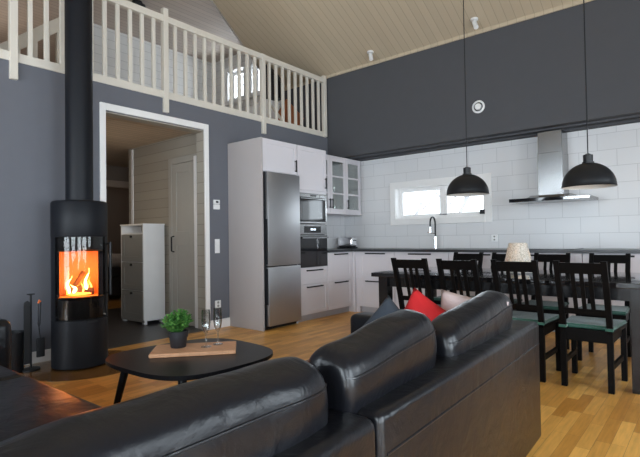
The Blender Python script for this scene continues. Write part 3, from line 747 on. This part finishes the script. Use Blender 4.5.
b = B(); lathe(b, [(.118, 1.418), (.118, 1.43), (.11, 1.432), (.11, 5.60)], SX, SY, 48); part('flue_pipe', b, 'stove', t, smooth=True)
# logs, embers, flames as parts of the fire (a thing inside the stove)
f = thing('fire', 'burning logs with orange flames inside the black stove', 'fire', (SX, SY, .603))
b = B(); cyl(b, fb(.0, -.10, .63), fb(.03, .11, .635), .032, n=12); cyl(b, fb(.03, -.09, .64), fb(-.03, .09, .68), .026, n=12); part('log', b, 'log', f, smooth=True)
b = B(); cyl(b, fb(.04, -.07, .64), fb(-.02, .03, .80), .020, n=10); part('log', b, 'log', f, smooth=True)
b = B(); blob(b, .07, .11, .012, 2.5, 6, Matrix.Translation(fb(.02, 0, .617))); part('ember_bed', b, 'ember', f)
def flame(p, h, w, seed, m):
    pts = []; rs = []; rnd = random.Random(seed)
    for k in range(12):
        s = k/11
        pts.append(fb(p[0]+.010*math.sin(seed+s*5)*s, p[1]+w*.9*math.sin(seed*2+s*6)*s**.8, .625+h*s)); rs.append(max(.0008, w*.5*(math.sin(PI*min(1, s*1.05+.12))**.8)*(1-.45*s)))
    bm = B(); tube(bm, pts, rs, 8); return part('flame', bm, m, f, smooth=True)
for i, (p, h, w, m) in enumerate([((.05, -.085), .15, .026, 'flamecore'), ((.06, -.05), .08, .03, 'flamecore'), ((.04, .05), .21, .026, 'flamecore'), ((.05, .02), .10, .018, 'flame'), ((.045, -.10), .20, .016, 'flame'), ((.0, .085), .13, .02, 'flame'), ((.0, -.02), .14, .016, 'flame'), ((.02, .06), .16, .018, 'flame')]):
    flame(p, h, w, i*1.7+1, m)

b = B()
pts = []
for i in range(64):
    a = 2*PI*i/64; x = SX+.05+.50*math.cos(a); y = SY+.03+.50*math.sin(a); pts.append((max(x, .018), y))
prism(b, pts, 2, .0005, .0065)
tag(part('hearth_plate', b, 'plateglass'), 'round glass floor plate beneath the black stove', 'hearth plate')

# fire tools and bucket
t = thing('fire_tool_set', 'black fire tool stand with shovel and brush left of the stove', 'fire tools', (.22, 1.50, 0))
b = B(); cyl(b, (.22, 1.50, 0), (.22, 1.50, .015), .07, n=24); cyl(b, (.22, 1.50, .015), (.22, 1.50, .635), .008); box(b, .20, .24, 1.475, 1.525, .628, .638, .002); part('stand', b, 'black_metal', t)
b = B(); box(b, .235, .245, 1.44, 1.49, .06, .54, .004); prism(b, [(1.44, .54), (1.49, .54), (1.485, .57), (1.465, .585), (1.445, .57)], 0, .235, .245); part('ash_plate', b, 'black_metal', t)
b = B(); tube(b, [(.24, 1.548, .55), (.24, 1.548, .38), (.24, 1.555, .35), (.24, 1.562, .38), (.24, 1.57, .56), (.24, 1.558, .575), (.24, 1.548, .55)], .005, 6); tube(b, [(.24, 1.555, .35), (.24, 1.565, .25)], .005, 6); part('brush_handle', b, 'black_metal', t)
b = B(); box(b, .23, .25, 1.535, 1.60, .10, .26, .008); part('brush', b, 'black_metal', t)
b = B(); tube(b, [(.24, 1.55, .553), (.24, 1.558, .578), (.24, 1.568, .565)], .008, 6); part('brush_tip', b, 'orange', t, label='orange tip')
b = B(); lathe(b, [(.001, .0), (.085, .0), (.095, .33), (.09, .33), (.08, .01), (.001, .01)], .165, 1.375, 28)
tag(part('ash_bucket', b, 'black_metal', smooth=True), 'round black ash bucket on the floor beside the fire tools', 'bucket')

# ------------------------------------------------------------------ hall furniture
t = thing('shoe_cabinet', 'slim shoe cabinet with grey flap fronts and white sides in the hall', 'cabinet', (-1.2, 3.33, 0))
x0, x1, y0, y1 = -1.50, -.93, 3.19, 3.48
b = B(); box(b, x1-.018, x1, y0-.012, y1, .045, 1.27, .002); box(b, x0, x0+.018, y0-.012, y1, .045, 1.27, .002); box(b, x0+.018, x1-.018, y1-.01, y1, .045, 1.27); box(b, x0+.018, x1-.018, y0+.005, y1-.01, .05, 1.165); part('body', b, 'plastic', t)
b = B(); box(b, x0-.01, x1+.01, y0-.02, y1, 1.27, 1.288, .003); part('top', b, 'plastic', t)
for i in range(3):
    z0 = .06+i*.367
    b = B(); shaker(b, 1, y0+.003, x0+.02, x1-.02, z0, z0+.362, fr=.07); d = part('flap', b, 'shoegrey', t)
    b = B(); cyl(b, (-1.215, y0-.014, z0+.33), (-1.215, y0-.035, z0+.33), .013, .016); part('knob', b, 'black_metal', d)
b = B(); box(b, x0, x1, y0-.014, y0+.0, .03, .06, .002); part('base_strip', b, 'shoegrey', t)
for x in (x0+.01, x1-.06):
    b = B(); box(b, x, x+.05, y0, y0+.04, 0, .045); box(b, x, x+.05, y1-.05, y1-.01, 0, .045); part('foot', b, 'plastic', t)
t = thing('bed', 'dark bed with pale bedding in the room beyond the hall', 'bed', (-4.3, 4.5, 0))
b = B(); box(b, -5.1, -3.7, 3.95, 5.2, .08, .42, .02); part('base', b, 'bed', t)
b = B(); box(b, -5.08, -3.72, 3.97, 5.18, .42, .60, .05, 3); part('mattress', b, 'bed', t, smooth=True)
b = B(); blob(b, .28, .3, .12, 3, 8, Matrix.Translation((-3.98, 4.42, .71)), .03, 6); part('bedding', b, 'linen', t, smooth=True)
for x in (-5.05, -3.8):
    b = B(); box(b, x, x+.06, 4.0, 4.06, 0, .08); box(b, x, x+.06, 5.08, 5.14, 0, .08); part('leg', b, 'black_metal', t)

# ------------------------------------------------------------------ dining table
t = thing('dining_table', 'long glossy black-brown dining table in front of the kitchen', 'table', (3.25, 4.27, 0))
b = B(); box(b, 2.14, 4.36, 3.74, 4.80, .698, .735, .003); part('tabletop', b, 'tabletop', t)
b = B()
box(b, 2.30, 4.20, 3.79, 3.815, .61, .698); box(b, 2.30, 4.20, 4.725, 4.75, .61, .698); box(b, 2.20, 2.23, 3.86, 4.68, .61, .698); box(b, 4.27, 4.30, 3.86, 4.68, .61, .698); part('apron', b, 'tablewood', t)
for x in (2.205, 4.19):
    for y in (3.765, 4.68):
        b = B(); box(b, x, x+.095, y, y+.095, 0, .698, .003); part('leg', b, 'tablewood', t)

# chairs: local frame, front = +y, backrest at y = 0
def make_chair(label, cat='chair'):
    t = thing('dining_chair', label, cat, (0, 0, 0), 'dining chairs around the table')
    W = .143
    def yb(z): return 0 if z < .43 else -.135*((z-.43)/.43)**1.15      # rake of the back
    for s in (-1, 1):
        b = B()
        pts = [0, .2, .43, .55, .68, .78, .888]
        prev = None
        for z in pts:
            d0 = yb(z); vs = [b.verts.new((s*W+dx, d0+dy, z)) for dx, dy in ((-.018, 0), (.018, 0), (.018, .034), (-.018, .034))]
            if prev:
                for i in range(4): b.faces.new([prev[i], prev[(i+1) % 4], vs[(i+1) % 4], vs[i]])
            else: b.faces.new(vs[::-1])
            prev = vs
        b.faces.new(prev); bmesh.ops.recalc_face_normals(b, faces=b.faces); part('leg', b, 'chairwood', t)
        b = B(); box(b, s*(W+.02)-.018, s*(W+.02)+.018, .375, .411, 0, .390, .002); part('leg', b, 'chairwood', t)
    b = B(); prism(b, [(-W-.018, 0.0), (W+.018, 0.0), (W+.04, .42), (-W-.04, .42)], 2, .390, .412)
    box(b, -W, W, .008, .026, .328, .390); box(b, -W, W, .385, .403, .328, .390); box(b, -W-.012, -W+.006, .03, .38, .328, .390); box(b, W-.006, W+.012, .03, .38, .328, .390)
    part('seat', b, 'chairwood', t)
    b = B(); beam(b, (-W-.004, .02, .17), (-W-.012, .39, .17), .02, .035); part('stretcher', b, 'chairwood', t)
    b = B(); beam(b, (W+.004, .02, .17), (W+.012, .39, .17), .02, .035); part('stretcher', b, 'chairwood', t)
    def rail(z0, z1, name):
        b = B(); prism(b, [(yb(z0)+.006, z0), (yb(z0)+.026, z0), (yb(z1)+.026, z1), (yb(z1)+.006, z1)], 0, -W, W); part(name, b, 'chairwood', t)
    rail(.80, .875, 'top_rail'); rail(.515, .555, 'lower_rail')
    for x in (-.05, .003, .056):
        b = B(); prism(b, [(yb(.53)+.010, .53), (yb(.53)+.022, .53), (yb(.81)+.022, .81), (yb(.81)+.010, .81)], 0, x-.013, x+.013); part('slat', b, 'chairwood', t)
    b = B()
    prism(b, [(-.168, .035), (.168, .035), (.19, .41), (-.19, .41)], 2, .4125, .439)
    bmesh.ops.bevel(b, geom=list(b.edges), offset=.012, segments=3, affect='EDGES')
    c = part('seat_cushion', b, 'green', t, smooth=True, label='green fabric seat cushion')
    for s in (-1, 1):
        b = B(); prism(b, [(s*W-.024, -.008), (s*W+.024, -.008), (s*W+.024, -.001), (s*W-s*.018+.004, -.001), (s*W-s*.018+.004, .06), (s*W-s*.018-.004, .06), (s*W-s*.018-.004, -.001), (s*W-.024, -.001)], 2, .414, .432); part('tie', b, 'green', c)
    return t
near = [(2.65, 3.665, 'black-brown dining chair nearest the left end of the table, back to the sofa', .03),
        (3.07, 3.665, 'black-brown dining chair behind the pale pink pillow, back to the sofa', .02),
        (3.51, 3.67, 'black-brown dining chair with green seat in front of the small table lamp', .0),
        (3.94, 3.67, 'black-brown dining chair with green seat nearest the right edge, back to the camera', -.02)]
ch = make_chair('x')
for i, (x, y, l, r) in enumerate(near):
    if i == 0: ch.location = (x, y, 0); ch.rotation_euler = (0, 0, r); ch['label'] = l
    else: dup(ch, (x, y, 0), l, r)
far = [(2.565, 4.89, 'dining chair on the kitchen side of the table, leftmost of the four there'),
       (2.99, 4.89, 'dining chair on the kitchen side of the table, left of the small lamp'),
       (3.41, 4.89, 'dining chair on the kitchen side of the table, just right of the small lamp'),
       (3.895, 4.89, 'dining chair on the kitchen side of the table, rightmost of the four there')]
for x, y, l in far: dup(ch, (x, y, 0), l, PI)

# table lamp
t = thing('table_lamp', 'small lit mosaic glass lamp on the dining table', 'lamp', (3.31, 4.30, .735))
b = B(); lathe(b, [(.115, .825), (.074, 1.0), (.070, 1.0), (.111, .825)], 3.31, 4.30, 40); part('lamp_shade', b, 'crackle', t, smooth=True)
b = B(); lathe(b, [(.001, .745), (.075, .745), (.095, .775), (.09, .80), (.06, .825), (.056, .82), (.085, .798), (.088, .775), (.001, .752)], 3.31, 4.30, 32); part('base', b, 'crackle', t, smooth=True)
b = B(); lathe(b, [(.001, .7355), (.10, .7355), (.115, .745), (.11, .748), (.001, .744)], 3.31, 4.30, 32); part('plate', b, 'plastic', t, smooth=True)
b = B(); blob(b, .012, .012, .025, 2, 4, Matrix.Translation((3.31, 4.30, .87))); part('candle_flame', b, mat('lamp_candle', (1, .6, .3), emis=(1, .4, .12), es=30), t, smooth=True)

# ------------------------------------------------------------------ pendant lamps
def pendant(x, y, zr, R, label):
    zc = EAVE+T*(GY-y)
    t = thing('pendant_lamp', label, 'lamp', (x, y, zr), 'black dome pendants over the dining table')
    H = R*.97
    pr = [(R, 0), (R+.003, .004)]+[(R*math.cos(a), .008+H*math.sin(a)) for a in [k*PI/2/14 for k in range(0, 13)]]+[(.032, H+.008)]
    inn = [(r-.004, z-.003) for r, z in pr[2:]][::-1]
    b = B(); lathe(b, [(r, z+zr) for r, z in pr], x, y, 48); part('lamp_shade', b, 'black_metal', t, smooth=True)
    b = B(); lathe(b, [(r, z+zr) for r, z in inn+[(R-.001, .0)]], x, y, 48); part('lamp_shade_lining', b, 'lampin', t, smooth=True, label='white inside of the shade')
    b = B(); lathe(b, [(.040, zr+H-.004), (.042, zr+H+.012), (.033, zr+H+.017), (.034, zr+H+.066), (.024, zr+H+.070), (.008, zr+H+.078)], x, y, 24); part('socket', b, 'black_metal', t, smooth=True)
    b = B(); cyl(b, (x, y, zr+H+.075), (x, y, zc), .0042, n=8); part('cord', b, 'black_metal', t)
    b = B(); lathe(b, [(.001, zr+.045), (.03, zr+.06), (.035, zr+.09), (.02, zr+.13), (.014, zr+.18)], x, y, 20); part('bulb', b, 'bulb', t, smooth=True)
    b = B(); lathe(b, [(.05, zc+.02), (.05, zc-.03), (.01, zc-.035)], x, y, 24); part('canopy', b, 'black_metal', t, smooth=True)
pendant(2.91, 4.19, 1.443, .186, 'black dome pendant lamp hanging in front of the kitchen window')
pendant(3.915, 4.05, 1.422, .183, 'black dome pendant lamp hanging right of the cooker hood')

# ------------------------------------------------------------------ coffee table and what stands on it
CT = .42
t = thing('coffee_table', 'low black coffee table with rounded corners before the stove', 'table', (2.33, 1.60, 0))
cor = [(1.96, 1.24), (2.70, 1.27), (2.72, 1.94), (2.05, 1.98)]
cx, cyy = 2.34, 1.61
def rounded(scale=1., n=72, e=3.2):
    out = []
    for i in range(n):
        a = 2*PI*i/n; c, s = math.cos(a), math.sin(a); k = (abs(c)**e+abs(s)**e)**(-1/e); u, v = c*k, s*k      # superellipse in the unit square
        f = .5; W = [(1-u)*(1-v)/4, (1+u)*(1-v)/4, (1+u)*(1+v)/4, (1-u)*(1+v)/4]
        x = sum(w*p[0] for w, p in zip(W, cor)); y = sum(w*p[1] for w, p in zip(W, cor))
        out.append((cx+(x-cx)*scale*1.11, cyy+(y-cyy)*scale*1.11))
    return out
b = B(); prism(b, rounded(1), 2, CT-.018, CT); prism(b, rounded(.975), 2, CT-.026, CT-.018); part('tabletop', b, 'coffee', t)
b = B(); prism(b, rounded(.62), 2, CT-.07, CT-.026); part('underframe', b, 'coffee', t)
for (ax, ay), (bx_, by_) in (((2.08, 1.36), (2.01, 1.29)), ((2.52, 1.42), (2.60, 1.37)), ((2.58, 1.80), (2.67, 1.88)), ((2.13, 1.84), (2.06, 1.92))):
    b = B(); cyl(b, (bx_, by_, 0), (ax, ay, CT-.027), .014, .024, 14); part('leg', b, 'coffee', t, smooth=True)
b = B(); box(b, -.235, .235, -.125, .125, 0, .022, .004, 2, Matrix.Translation((2.30, 1.655, CT+.0005)) @ Matrix.Rotation(math.radians(49), 4, 'Z'))
tag(part('cutting_board', b, 'boardwood'), 'pale wooden serving board lying on the black coffee table', 'board')
BT = CT+.023
t = thing('potted_plant', 'small bushy green plant in a black pot on the board', 'plant', (2.215, 1.60, BT))
b = B(); lathe(b, [(.001, 0), (.042, 0), (.044, .003), (.051, .06), (.055, .06), (.057, .095), (.052, .095), (.048, .08), (.001, .08)], n=32); bmesh.ops.translate(b, verts=b.verts, vec=(2.215, 1.60, BT)); part('pot', b, 'pot', t, smooth=True)
rnd = random.Random(3)
bs, bl1, bl2 = B(), B(), B()
for i in range(60):
    a = rnd.uniform(0, 2*PI); tl = rnd.uniform(.0, 1.0)**.6
    top = Vector((2.215+.105*tl*math.cos(a), 1.60+.105*tl*math.sin(a), BT+.095+.125*(1-.62*tl*tl)*rnd.uniform(.75, 1)))
    b0 = Vector((2.215+.02*math.cos(a)*tl, 1.60+.02*math.sin(a)*tl, BT+.08))
    mid = (b0+top)/2+Vector((0, 0, .012)); tube(bs, [b0, mid, top], .0012, 4)
    for k in range(15):
        p = b0.lerp(top, .3+.7*k/14); az = rnd.uniform(0, 2*PI); L = rnd.uniform(.016, .028); el = rnd.uniform(-.2, .9)
        d = Vector((math.cos(az)*math.cos(el), math.sin(az)*math.cos(el), math.sin(el))); sd = d.cross(Vector((0, 0, 1))).normalized()*L*.34; up = sd.cross(d).normalized()*.003
        tb = bl2 if rnd.random() < .38 else bl1
        vs = [tb.verts.new(q) for q in (p, p+d*L*.5+sd+up, p+d*L, p+d*L*.5-sd+up, p+d*L*.5-up)]
        tb.faces.new([vs[0], vs[1], vs[4]]); tb.faces.new([vs[1], vs[2], vs[4]]); tb.faces.new([vs[2], vs[3], vs[4]]); tb.faces.new([vs[3], vs[0], vs[4]])
part('stems', bs, 'leaf', t); part('foliage', bl1, 'leaf', t); part('young_foliage', bl2, 'leaf2', t, label='lighter green young leaves')
def flute(x, y, label):
    t = thing('champagne_flute', label, 'glass', (x, y, BT), 'champagne flutes on the board')
    b = B(); lathe(b, [(.001, BT), (.03, BT), (.03, BT+.002), (.004, BT+.008), (.0035, BT+.075)], x, y, 28); part('stem', b, 'glass', t, smooth=True)
    b = B(); lathe(b, [(.0035, BT+.075), (.012, BT+.083), (.021, BT+.105), (.026, BT+.14), (.0255, BT+.18), (.0235, BT+.215), (.0222, BT+.215), (.0240, BT+.18), (.0245, BT+.14), (.0195, BT+.108), (.010, BT+.088), (.001, BT+.083)], x, y, 28); part('bowl', b, 'glass', t, smooth=True)
    return t
g = flute(2.345, 1.70, 'clear champagne flute on the board, the one nearer the plant')
dup(g, (2.345, 1.785, BT), 'clear champagne flute on the board, the one farther from the plant')

# ------------------------------------------------------------------ sofa (built square, then turned a little)
OX, OY = 3.98, 2.53
t = thing('sofa', 'large black leather corner sofa seen from behind, with three back cushions', 'sofa', (OX, OY, 0))
so = t
YS = .985
b = B(); box(b, 3.80, 3.95, YS+.004, 2.545, .05, .63, .022, 4); part('back_frame', b, 'leather', t, smooth=True, ang=1)
b = B(); box(b, 3.80, 3.95, -.9, YS-.004, .05, .63, .03, 4); part('back_frame', b, 'leather', t, smooth=True, ang=1)
for ya, yb_ in ((YS+.03, 2.515), (-.87, YS-.03)):
    b = B(); tube(b, [(3.950, ya, .525), (3.950, yb_, .525)], .004, 8); part('seam', b, 'leather', t, smooth=True)
b = B(); box(b, 2.90, 3.80, 2.37, 2.544, .05, .60, .035, 4); part('armrest', b, 'leather', t, smooth=True, ang=1)
b = B(); box(b, 2.96, 3.80, -.9, 2.37, .05, .27, .01); box(b, 1.28, 2.96, -.15, .89, .05, .27, .01); part('seat_base', b, 'leather', t)
for y0, y1 in ((.90, 1.615), (1.62, 2.365)):
    b = B(); box(b, 2.93, 3.79, y0, y1, .27, .43, .04, 4); part('seat_cushion', b, 'leather', t, smooth=True, ang=1)
for x0, x1 in ((1.29, 2.08), (2.085, 2.92)):
    b = B(); box(b, x0, x1, -.02, .905, .27, .45, .04, 4); part('seat_cushion', b, 'leather', t, smooth=True, ang=1)
b = B(); box(b, 2.925, 3.79, -.02, .895, .27, .45, .04, 4); part('seat_cushion', b, 'leather', t, smooth=True, ang=1)
b = B(); box(b, .98, 1.28, -.3, 1.12, .05, .60, .05, 4); part('armrest', b, 'leather', t, smooth=True, ang=1)
b = B(); box(b, 1.28, 3.8, -.3, -.155, .05, .63, .03, 4); part('back_frame', b, 'leather', t, smooth=True, ang=1)
def back_cushion(yc, hl, tilt, zc, seed, xc=3.765, h=.25, tw=0., sag=0.):
    mt = Matrix.Translation((xc, yc, zc)) @ Matrix.Rotation(tw, 4, 'Z') @ Matrix.Rotation(sag, 4, 'X') @ Matrix.Rotation(tilt, 4, 'Y')
    b = B(); blob(b, .095, hl, h, 11, 24, mt, .010, 6, seed, nc=3.)
    c = part('back_cushion', b, 'leather', so, smooth=True, ang=3)
    b = B(); n = 11; nc = 3.
    pts = []
    zz = .80
    # piping on the rear upper edge
    for k in range(-14, 15):
        v = k/14*.97; r = max(0, (max(0, 1-abs(v)**n))**(nc/n)-zz**nc)**(1/nc)
        w = Vector((r*.095, v*hl, zz*h)); nn = noise.noise(Vector((w.x*6+seed, w.y*6, w.z*6)))*.010
        w += Vector((1, 0, .2)).normalized()*(nn+.000); pts.append(mt @ w)
    tube(b, pts, .0035, 6); part('piping', b, 'leather', c, smooth=True)
back_cushion(.515, .375, math.radians(14), .540, 1.3, sag=math.radians(-.5))
back_cushion(1.23, .268, math.radians(14), .557, 4.1, sag=math.radians(5))
back_cushion(1.995, .365, math.radians(13), .530, 8.2, tw=math.radians(-1), sag=math.radians(5.5))
for x in (2.0, 2.6):
    b = B(); blob(b, .30, .10, .24, 4, 10, Matrix.Translation((1.62+(x-2.0)*1.15, -.08, .60)) @ Matrix.Rotation(math.radians(10), 4, 'X'), .01, 5, x); part('back_cushion', b, 'leather', t, smooth=True, ang=3)
b = B()
for x, y in ((3.02, 2.4), (3.86, 2.42), (1.12, .85), (1.12, -.2), (3.86, -.8)): box(b, x-.03, x+.03, y-.03, y+.03, 0, .052)
part('feet', b, 'black_metal', t)
so.rotation_euler = (0, 0, math.radians(1.9))

def pillow(name, x, y, z, s, th, rz, rx, m, seed, label, ry=0):
    mt = Matrix.Rotation(rz, 4, 'Z') @ Matrix.Rotation(rx, 4, 'X') @ Matrix.Rotation(ry, 4, 'Y')
    o = part(name, pillow_bm(s, th, mt, seed), m, smooth=True, ang=3); o.location = (x, y, z)
    return tag(o, label, 'pillow')
R_ = math.radians
pillow('throw_pillow', 3.44, 1.93, .575, .155, .055, R_(8), R_(-14), 'navy', 1, 'dark slate pillow on the sofa beside the red one', ry=R_(40))
pillow('throw_pillow', 3.565, 2.06, .585, .175, .06, R_(4), R_(-12), 'red', 2, 'red pillow with pointed top on the black sofa', ry=R_(28))
pillow('throw_pillow', 3.71, 2.23, .605, .175, .055, R_(-4), R_(-7), 'pinkwhite', 3, 'pale pink and white pillow behind the right sofa cushions', ry=R_(6))

# bare pale trees beyond the kitchen window
def tree(x, y, h, seed, label):
    rnd = random.Random(seed); b = B()
    def grow(p, d, L, r, dep):
        q = p+d*L*.5+Vector((rnd.uniform(-.06, .06), rnd.uniform(-.06, .06), 0))*L; e = p+d*L
        tube(b, [p, q, e], [r, r*.85, r*.7], 6)
        if dep == 0: return
        for k in range(3):
            nd = (d+Vector((rnd.uniform(-.8, .8), rnd.uniform(-.8, .8), rnd.uniform(-.1, .5)))).normalized(); grow(e if k else q, nd, L*rnd.uniform(.6, .8), r*.6, dep-1)
    grow(Vector((x, y, 0)), Vector((0, 0, 1)), h, .09, 5)
    return tag(part('bare_tree', b, 'bark'), label, 'tree')
tree(-5.2, 17, 2.0, 5, 'bare pale tree outside the left pane of the kitchen window')
tree(-1.9, 15, 1.7, 9, 'bare pale tree outside the right pane of the kitchen window')
b = B(); box(b, -30, 30, 6.6, 60, -.3, -.12); struct('ground', b, 'snow')

# ------------------------------------------------------------------ light
def area(name, loc, direction, sx, sy, power, col):
    l = bpy.data.lights.new(name, 'AREA'); l.shape = 'RECTANGLE'; l.size = sx; l.size_y = sy; l.energy = power; l.color = col
    o = bpy.data.objects.new(name, l); COL.objects.link(o); o.location = loc
    o.rotation_euler = Vector(direction).to_track_quat('-Z', 'Z').to_euler()
    return o
DAY = (.82, .91, 1.0)
for (a, c, d, e) in holesR: area('daylight', (XR+.3, (a+c)/2, (d+e)/2), (-1, 0, 0), c-a, e-d, 165*(c-a)*(e-d)/5, DAY)
for (a, c, d, e) in holesB: area('daylight', ((a+c)/2, YB-.3, (d+e)/2), (0, 1, 0), c-a, e-d, 165*(c-a)*(e-d)/5, DAY)
area('daylight', (1.65, BY+.4, 1.56), (0, -1, 0), 1.3, .45, 8, DAY)
area('daylight', (-2.2, GY+.35, 4.0), (0, -1, 0), .55, .45, 30, DAY)
area('daylight', (-1.53, GY+.35, 4.0), (0, -1, 0), .4, .45, 14, DAY)
def point(name, loc, power, col, r=.03):
    l = bpy.data.lights.new(name, 'POINT'); l.energy = power; l.color = col; l.shadow_soft_size = r
    o = bpy.data.objects.new(name, l); COL.objects.link(o); o.location = loc; return o
point('fire_glow', fb(.08, .03, .78), 2.8, (1, .25, .02), .05)
point('candle_glow', (3.31, 4.30, .885), .5, (1, .38, .12), .02)
point('hall_fill', (-1.2, 2.5, 1.5), 6.5, (1, .82, .62), .25)  # added fill in mid-air to brighten the hall, not a fixture

point('bedroom_fill', (-4.4, 3.0, 1.8), 9, (1, .88, .75), .2)  # unseen fill added to lift the room beyond the hall
point('loft_fill', (-3.6, 2.2, 3.7), 12, (1, .9, .78), .25)  # added fill without a fixture, lightens the left end of the loft ceiling
w = bpy.data.worlds.new('sky'); SC.world = w; w.use_nodes = True
bg = w.node_tree.nodes['Background']; bg.inputs['Color'].default_value = (.85, .93, 1, 1); bg.inputs['Strength'].default_value = 3.0

vs = SC.view_settings
vs.view_transform = 'Standard'; vs.look = 'None'; vs.exposure = .28; vs.gamma = 1; vs.use_curve_mapping = False
SC.cycles.max_bounces = 10; SC.cycles.diffuse_bounces = 5; SC.cycles.transparent_max_bounces = 12
SC.cycles.sample_clamp_indirect = 6
